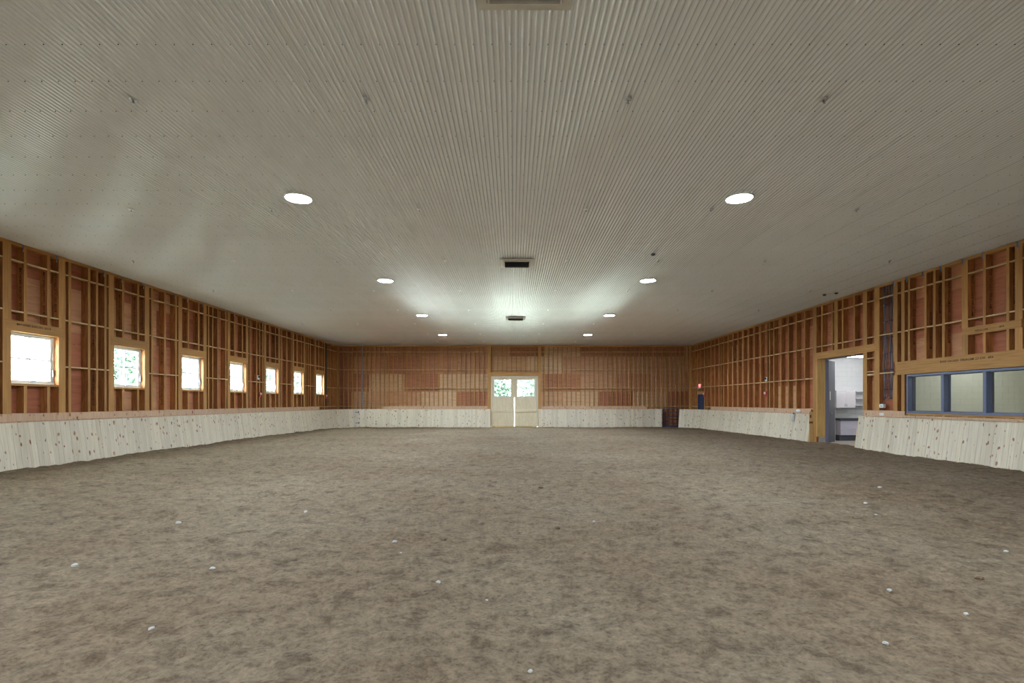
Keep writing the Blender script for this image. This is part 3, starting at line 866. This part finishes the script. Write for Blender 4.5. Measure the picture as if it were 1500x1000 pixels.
def cap_run(parent, ax, ay, bx_, by_, ang, lens):
    """flat boards on the stud faces above the planks, with a ledge over the plank tops"""
    L = math.hypot(bx_ - ax, by_ - ay); ux, uy = (bx_ - ax) / L, (by_ - ay) / L; s = 0.0; k = 0
    while s < L - 0.02:
        l_ = min(lens[k % len(lens)], L - s); c = s + l_ / 2
        px, py = ax + ux * c, ay + uy * c
        add('cap_board', boxes('cap_board', (0.0, 0.022, -l_ / 2 + 0.002, l_ / 2 - 0.002, KZ + 0.004, KZ + 0.195)), 'cap', parent, (px, py, 0), (0, 0, ang))
        add('ledge_board', boxes('ledge_board', (0.0, TOP + 0.004, -l_ / 2 + 0.002, l_ / 2 - 0.002, KZ - 0.022, KZ)), 'cap', parent, (px, py, 0), (0, 0, ang))
        s += l_; k += 1
cap_run(kl, XL + 0.005, -2.6, XL + 0.005, 32.9, 0.0, (4.3, 4.3, 4.3, 3.66, 4.27, 4.88))
cap_run(kbl, -9.0, YB - 0.005, -1.80, YB - 0.005, -math.pi / 2, (2.6, 4.27))
cap_run(kbr, 1.92, YB - 0.005, 9.25, YB - 0.005, -math.pi / 2, (3.3, 4.27))
cap_run(krf, XR - 0.005, 32.6, XR - 0.005, 21.6, math.pi, (4.27, 4.27, 2.9))
cap_run(krn, XR - 0.008, 18.35, XR - 0.008, 16.42, math.pi, (4.88,))
cap_run(krn, XR - 0.008, 10.9, XR - 0.008, -2.0, math.pi, (4.3,))
for a_ in (16.42,):
    add('ledge_board', boxes('ledge_board', (0.0, TOP + 0.03, -2.74, 2.74, KZ, KZ + 0.07)), 'cap', krn, (XR - 0.008, a_ - 2.76, 0), (0, 0, math.pi))

def end_cap(parent, x, y, ang, flip_=1):
    """board closing the side of a slanted kickboard"""
    bm = bmesh.new(); p = [(0.006, BURY), (TOE + 0.014, BURY), (TOP, KZ), (0.006, KZ)]
    a = [bm.verts.new((q[0], 0, q[1])) for q in p]; b = [bm.verts.new((q[0], 0.022, q[1])) for q in p]
    bm.faces.new(a); bm.faces.new(b[::-1])
    for i in range(4): bm.faces.new((a[i], b[i], b[(i + 1) % 4], a[(i + 1) % 4]))
    add('end_board', bm_mesh('end_board', bm), 'pine_end', parent, (x, y, 0), (0, 0, ang))
end_cap(krf, XR, 21.53, math.pi)
end_cap(krn, XR, 18.57, math.pi)
end_cap(kbl, -1.56, YB, -math.pi / 2)
end_cap(kbr, 1.72, YB, -math.pi / 2)
# board standing behind the end, with a cut-out box
add('end_board', boxes('end_board', (-0.16, 0.0, -0.02, 0.0, 0.0, 1.30)), 'pine_end', krf, (XR - 0.002, 21.50, 0))
# strap hinges of the little door in the far left curve
for z in (0.28, 1.0):
    a = R(90 + 30); cx, cy = KXL + RAD, KYB - RAD
    off = TOE - TOP
    rr = RAD - off * (1 - z / KZ) - 0.004
    h_ = add('strap_hinge', boxes('strap_hinge', (0.0, 0.006, -0.22, 0.0, -0.018, 0.018), (0.0, 0.012, 0.0, 0.05, -0.07, 0.07), bevel=0.001), 'gate', kbl, (cx + rr * math.cos(a), cy + rr * math.sin(a), z), Euler((0, -tilt, a + math.pi), 'XYZ'))
    h_['label'] = 'blue steel strap hinge'

# ------------------------------------------------------------------ small tubular gate
ga, gb = R(90 - 21.6), R(90 - 40.4)
cx, cy = KXR - RAD, KYB - RAD
A = Vector((cx + (RAD - 0.05) * math.cos(ga), cy + (RAD - 0.05) * math.sin(ga), 0)); B = Vector((cx + (RAD - 0.05) * math.cos(gb), cy + (RAD - 0.05) * math.sin(gb), 0))
gt = empty('gate', A, math.atan2(B.y - A.y, B.x - A.x)); tag(gt, 'small dark blue tubular steel gate in the far corner gap', 'gate')
GW = (B - A).length
pts = []
z0_, z1_, rr = -0.02, 1.30, 0.13
for (ccx, ccz, a0) in ((GW - rr, z1_ - rr, 0), (rr, z1_ - rr, 90)):
    for k in range(6):
        a = R(a0 + 18 * k); pts.append((ccx + rr * math.cos(a), 0, ccz + rr * math.sin(a)))
pts = [(GW, 0, z0_)] + pts + [(0, 0, z0_)]
add('gate_frame', tube('gate_frame', pts, 0.028, 8), 'gate', gt)
for z in (0.03, 0.11, 0.26, 0.50, 0.73, 1.0):
    add('rail', tube('rail', [(0.01, 0, z), (GW - 0.01, 0, z)], 0.024 if z > 0.05 else 0.032, 8), 'gate', gt)
for z in (0.25, 1.05): add('gate_hinge', boxes('gate_hinge', (-0.06, 0.01, -0.02, 0.02, z, z + 0.05)), 'gate', gt)

# ------------------------------------------------------------------ devices and fittings on the walls
def device(name, wall_x, y, z, facing, mat, label, cat, group, size=0.11, glow=None, x=None):
    rz = 0.0 if facing > 0 else math.pi
    d_ = empty(name, (wall_x if x is None else x, y, z), rz); tag(d_, label, cat, group)
    s = size
    add('body', boxes('body', (0.0, 0.05, -s, s, -s * 1.15, s * 1.15), bevel=0.015), mat, d_)
    add('strobe_lens', lathe('strobe_lens', [(0.0, 0.045), (s * 0.45, 0.04), (s * 0.6, 0.0)], 12), glow or 'grey_plastic', d_, (0.05, 0, s * 0.35), (0, R(90), 0))
    if name != 'alarm_sensor': add('grille', boxes('grille', (0.05, 0.056, -s * 0.6, s * 0.6, -s * 0.85, -s * 0.3)), mat, d_)
    return d_
device('alarm_sensor', XL, 24.98, 2.86, 1, 'grey_plastic', 'white alarm sensor between the fourth and fifth windows', 'sensor', 'white sensors on the side walls', 0.09, 'black')
device('fire_alarm', XL, 25.18, 2.05, 1, 'red', 'red fire alarm horn below the white sensor between two windows', 'fire alarm', 'red fire alarms', 0.10)
device('fire_alarm', XL, 34.05, 2.05, 1, 'red', 'red fire alarm horn beside the farthest window', 'fire alarm', 'red fire alarms', 0.12)
device('alarm_sensor', XR, 25.42, 2.80, -1, 'grey_plastic', 'white alarm sensor above the red horn on the wall right of the gate', 'sensor', 'white sensors on the side walls', 0.09, 'black')
device('fire_alarm', XR, 25.5, 2.09, -1, 'red', 'red fire alarm horn on the studs before the open doorway', 'fire alarm', 'red fire alarms', 0.11)
device('fire_alarm', XR, 33.68, 2.17, -1, 'red', 'red fire alarm horn at the top corner of the navy door', 'fire alarm', 'red fire alarms', 0.12)
ex = empty('exit_light', (XR, 34.42, 2.76), math.pi); tag(ex, 'glowing red exit light with two lamp heads above the navy door', 'exit light')
add('body', boxes('body', (0, 0.06, -0.17, 0.17, -0.11, 0.11), bevel=0.008), 'grey_plastic', ex)
add('lit_face', boxes('lit_face', (0.06, 0.066, -0.15, 0.15, -0.09, 0.09)), 'exit', ex)
for s in (-1, 1):
    add('lamp_head', lathe('lamp_head', [(0.0, 0.06), (0.05, 0.055), (0.055, 0.0), (0.03, -0.03), (0.0, -0.03)], 12), 'grey_plastic', ex, (0.05, s * 0.13, -0.15), (0, R(100), 0))
add('sign_bracket', boxes('sign_bracket', (-0.01, 0.03, -0.03, 0.03, -0.26, -0.11)), 'dark', ex)

# dark boards behind the devices
db = add('dark_board', boxes('dark_board', (0, 0.02, -0.11, 0.11, 1.42, ZC - 0.085)), 'tar', wl, (-0.15, 25.02, 0))
db = add('dark_board', boxes('dark_board', (0, 0.02, -0.12, 0.12, 1.42, ZC - 0.085)), 'tar', wl, (-0.02, 34.12, 0))

# conduit on the back wall
cd = empty('conduit', (-10.40, YB - 0.03, 1.2)); tag(cd, 'thin galvanised conduit pipe running up the far wall near the corner', 'conduit')
add('pipe', tube('pipe', [(0, 0, 1.35), (0, 0, 4.40)], 0.018, 8), 'galv', cd)
add('junction_box', boxes('junction_box', (-0.055, 0.055, -0.03, 0.03, 1.27, 1.37), bevel=0.004), 'galv', cd)
pts = [(0.012 * math.sin(k * 1.3), 0, 1.27 - k * 0.127) for k in range(11)]
add('flexible_hose', tube('flexible_hose', pts, 0.021, 8), 'galv', cd)
for z in (2.0, 3.0, 4.0): add('strap', boxes('strap', (-0.035, 0.035, -0.022, 0.03, z, z + 0.03)), 'galv', cd)

# cables in the bay beside the doorway
def cables(y, label, n, spread, seed):
    rs = random.Random(seed)
    c = empty('cable_bundle', (XR + 0.06, y, 0)); tag(c, label, 'cables', 'cable bundles beside the doorway')
    for k in range(n):
        oy = (k - (n - 1) / 2) * spread / n; ox = rs.uniform(-0.025, 0.025); ph = rs.uniform(0, 6)
        pts = []
        for j in range(34):
            z = ZC - 0.08 - j * 0.124
            if z < 1.68: break
            sp = 1.0 + 1.3 * max(0, (z - 5.0)) / 0.6
            pts.append((ox + 0.015 * math.sin(z * 3.1 + ph), oy * sp + 0.020 * math.sin(z * 2.3 + ph) + 0.012 * math.sin(z * 6.1 + 2 * ph), z))
        add('cable', tube('cable', pts, 0.012, 6), 'cable' if k % 3 else 'cable_d', c)
    for z in (2.1, 2.75, 3.3, 3.8, 4.35, 4.9):
        add('cable_tie', boxes('cable_tie', (-0.045, 0.045, -spread * 0.55, spread * 0.55, z, z + 0.02)), 'gate', c)
cables(17.40, 'bundle of grey cables nearer the open doorway, running down the bay', 6, 0.11, 3)
cables(17.14, 'bundle of blue grey cables nearer the viewing window, running down the bay', 6, 0.12, 5)
eb = empty('junction_box', (XR - 0.0, 17.47, 1.50), math.pi); tag(eb, 'white electrical box at the foot of the cable bundles', 'electrical box')
add('box_body', boxes('box_body', (-0.06, 0.02, -0.10, 0.10, 0, 0.13), bevel=0.006), 'grey_plastic', eb)
add('cover_plate', boxes('cover_plate', (0.02, 0.026, -0.09, 0.09, 0.01, 0.12), bevel=0.002), 'white', eb)
add('label_patch', boxes('label_patch', (0.026, 0.0275, -0.055, 0.05, 0.045, 0.085)), 'cable', eb)
add('outlet_hose', tube('outlet_hose', [(-0.03, -0.02, 0.13), (-0.03, 0.06, 0.2), (-0.04, 0.18, 0.28), (-0.06, 0.30, 0.40)], 0.014, 6), 'cable', eb)
ob_ = empty('outlet_box', (XR - 0.03, 17.44, 1.29), math.pi); tag(ob_, 'pale outlet cover on the board below the cable bundles', 'outlet')
add('cover_plate', boxes('cover_plate', (0, 0.008, -0.10, 0.10, -0.045, 0.045), bevel=0.002), 'paper', ob_)
for s in (-1, 1): add('socket', boxes('socket', (0.008, 0.011, s * 0.045 - 0.025, s * 0.045 + 0.025, -0.025, 0.025)), 'grey_plastic', ob_)
ob_ = empty('outlet_box', (XR - 0.10, 21.495, 1.11), -math.pi / 2); tag(ob_, 'brown outlet box on the kickboard end beside the doorway', 'outlet')
add('cover_plate', boxes('cover_plate', (0, 0.012, -0.05, 0.05, -0.09, 0.09), bevel=0.002), 'paper', ob_)
add('socket', boxes('socket', (0.012, 0.016, -0.028, 0.028, -0.06, 0.06)), 'ink_soft', ob_)

# notice and bag left on the ledge near the doorway
nt_ = empty('paper_notice', (XR - 0.10, 22.80, 1.0)); tag(nt_, 'white paper notice hanging on the pine boards near the doorway', 'paper')
bm = bmesh.new(); rows = []
for k in range(7):
    z = 0.19 - k * 0.055; xx = -0.012 - 0.115 * (0.19 - z) * 0.9 - 0.006 * math.sin(k)
    rows.append([bm.verts.new((xx, yy, z)) for yy in (-0.11, 0.0, 0.11)])
for a, b in zip(rows, rows[1:]):
    for i in range(2): bm.faces.new((a[i], a[i + 1], b[i + 1], b[i]))
bmesh.ops.solidify(bm, geom=list(bm.faces), thickness=0.002)
add('sheet', bm_mesh('sheet', bm), 'paper', nt_)
for k in range(3): add('print_line', boxes('print_line', (-0.030 - 0.006 * k, -0.026 - 0.006 * k, -0.07, 0.07, 0.05 - k * 0.06, 0.056 - k * 0.06)), 'grey_plastic', nt_)
add('clip', boxes('clip', (-0.03, 0.02, -0.06, 0.02, 0.17, 0.23), bevel=0.01), 'blue', nt_)
bg = bpy.data.meshes.new('plastic_bag'); bm = bmesh.new()
bmesh.ops.create_icosphere(bm, subdivisions=3, radius=1.0)
for v_ in bm.verts:
    n_ = 1 + 0.22 * math.sin(v_.co.x * 5 + v_.co.z * 7) * math.cos(v_.co.y * 6 + 1) + random.uniform(-0.05, 0.05)
    v_.co = Vector((v_.co.x * 0.035 * n_, v_.co.y * 0.17 * n_, (v_.co.z * 0.06 + 0.02 * v_.co.y) * n_))
bm.to_mesh(bg); bm.free()
b_ = add('plastic_bag', bg, 'bag', None, (XR - 0.075, 22.45, KZ + 0.10)); tag(b_, 'crumpled white plastic bag on the ledge beside the paper notice', 'bag')

# ------------------------------------------------------------------ stones and clods in the sand
def stone_mesh(seed, flat):
    rs = random.Random(seed); bm = bmesh.new(); bmesh.ops.create_icosphere(bm, subdivisions=2, radius=1.0)
    for v_ in bm.verts: v_.co *= 1 + rs.uniform(-0.18, 0.18); v_.co.z *= flat
    return bm_mesh('stone', bm)
sm = [stone_mesh(k, 0.6) for k in range(4)]; sd = [stone_mesh(k + 9, 0.55) for k in range(2)]
def px_floor(px, py):
    yv = CAMZ * FPX / (py - PPY); return ((px - PPX) * yv / FPX, yv)
stones = [(777, 985, 0.018, 'pale stone lying nearest the camera at the bottom edge'), (1297, 943, 0.020, 'pale flat stone in the sand at the lower right'), (713, 879, 0.016, 'small bluish white stone in the middle of the near sand'),
          (578, 797, 0.028, 'grey stone left of centre with a smaller one behind it'), (587, 811, 0.016, 'small stone just below the grey stone left of centre'), (261, 770, 0.036, 'pale broken lump on the sand at the left'),
          (448, 751, 0.034, 'pale lump in the sand below the far left windows'), (222, 927, 0.024, 'flat pale chip in the near left sand'), (1268, 741, 0.036, 'white chip in the sand before the open doorway'),
          (1283, 756, 0.022, 'small pale chip just below the white one before the doorway'), (1303, 871, 0.024, 'bluish stone in the sand on the right'), (1415, 905, 0.022, 'pale stone near the right edge of the sand'),
          (1289, 717, 0.040, 'grey chip in the sand near the pine boards on the right'), (870, 768, 0.026, 'small pale stone right of centre, halfway to the door'), (110, 831, 0.030, 'pale lump in the sand near the left edge'),
          (1474, 811, 0.028, 'pale chip half buried at the right edge'), (311, 837, 0.028, 'pale crumb of footing on the left, midway'), (642, 860, 0.024, 'grey pebble left of the bluish white stone'),
          (792, 716, 0.050, 'dark brown clod in the sand below the double door'), (816, 775, 0.040, 'olive brown clod on the sand right of centre'), (650, 793, 0.036, 'brown clod left of centre'), (1435, 853, 0.034, 'dark grey clod at the right')]
for k, (px, py, r_, lb) in enumerate(stones):
    xv, yv = px_floor(px, py); dark = 'clod' in lb
    s_ = add('clod' if dark else 'stone', sd[k % 2] if dark else sm[k % 4], 'stone_d' if dark else 'stone', None, (xv, yv, ground_at(xv, yv) + r_ * 0.2), (0, 0, random.uniform(0, 6)))
    s_.scale = (r_, r_ * random.uniform(0.7, 1.1), r_); tag(s_, lb, 'stone', 'stones and clods on the sand')

# ------------------------------------------------------------------ outside: ground and trees
og = add('outside_ground', boxes('outside_ground', (-140, 140, YB + 0.4, 160, -0.4, -0.12), (-140, XL - 0.4, -40, YB + 0.4, -0.4, -0.12)), 'grass'); tag(og, kind='structure')
def tree(x, y, h, r, seed, label):
    rs = np.random.RandomState(seed)
    t_ = empty('tree', (x, y, -0.12)); tag(t_, label, 'tree', 'trees outside')
    add('trunk', lathe('trunk', [(0.22, 0), (0.16, h * 0.3), (0.10, h * 0.6), (0.02, h * 0.95)], 8), 'bark', t_)
    N = 6000
    c = rs.normal(size=(9, 3)) * np.array([r * 0.5, r * 0.5, h * 0.16]) + np.array([0, 0, h * 0.58])
    p = c[rs.randint(0, 9, N)] + rs.normal(size=(N, 3)) * np.array([r * 0.3, r * 0.3, h * 0.11])
    p[:, 2] = np.maximum(p[:, 2], 0.5)
    d1 = rs.normal(size=(N, 3)); d1 /= np.linalg.norm(d1, axis=1, keepdims=True); d2 = np.cross(d1, rs.normal(size=(N, 3))); d2 /= np.linalg.norm(d2, axis=1, keepdims=True)
    s = rs.uniform(0.12, 0.26, (N, 1))
    V = np.concatenate([p - d1 * s, p + d2 * s * 0.6, p + d1 * s, p - d2 * s * 0.6], 1).reshape(-1, 3)
    me = bpy.data.meshes.new('foliage'); me.from_pydata(V.tolist(), [], np.arange(4 * N).reshape(-1, 4).tolist()); me.update()
    f = add('foliage', me, 'leaf', t_); f['kind'] = 'stuff'
tree(-27.0, 36.5, 8.5, 3.2, 1, 'leafy tree filling the view of the second window')
tree(-31.0, 56.5, 5.5, 3.0, 2, 'low tree showing at the bottom of the fourth window')
tree(-38.0, 84.0, 9, 4.0, 3, 'tree far beyond the fifth window')
tree(-30.0, 75.0, 9, 4.0, 4, 'tree far beyond the sixth window')
tree(-38.0, 106.0, 10, 4.0, 5, 'tree far beyond the farthest window')
tree(2.4, 60.0, 6.5, 2.6, 6, 'tree behind the pane of the door leaf on the right')
tree(-2.2, 66.0, 5.5, 1.4, 7, 'slim tree behind the pane of the door leaf on the left')
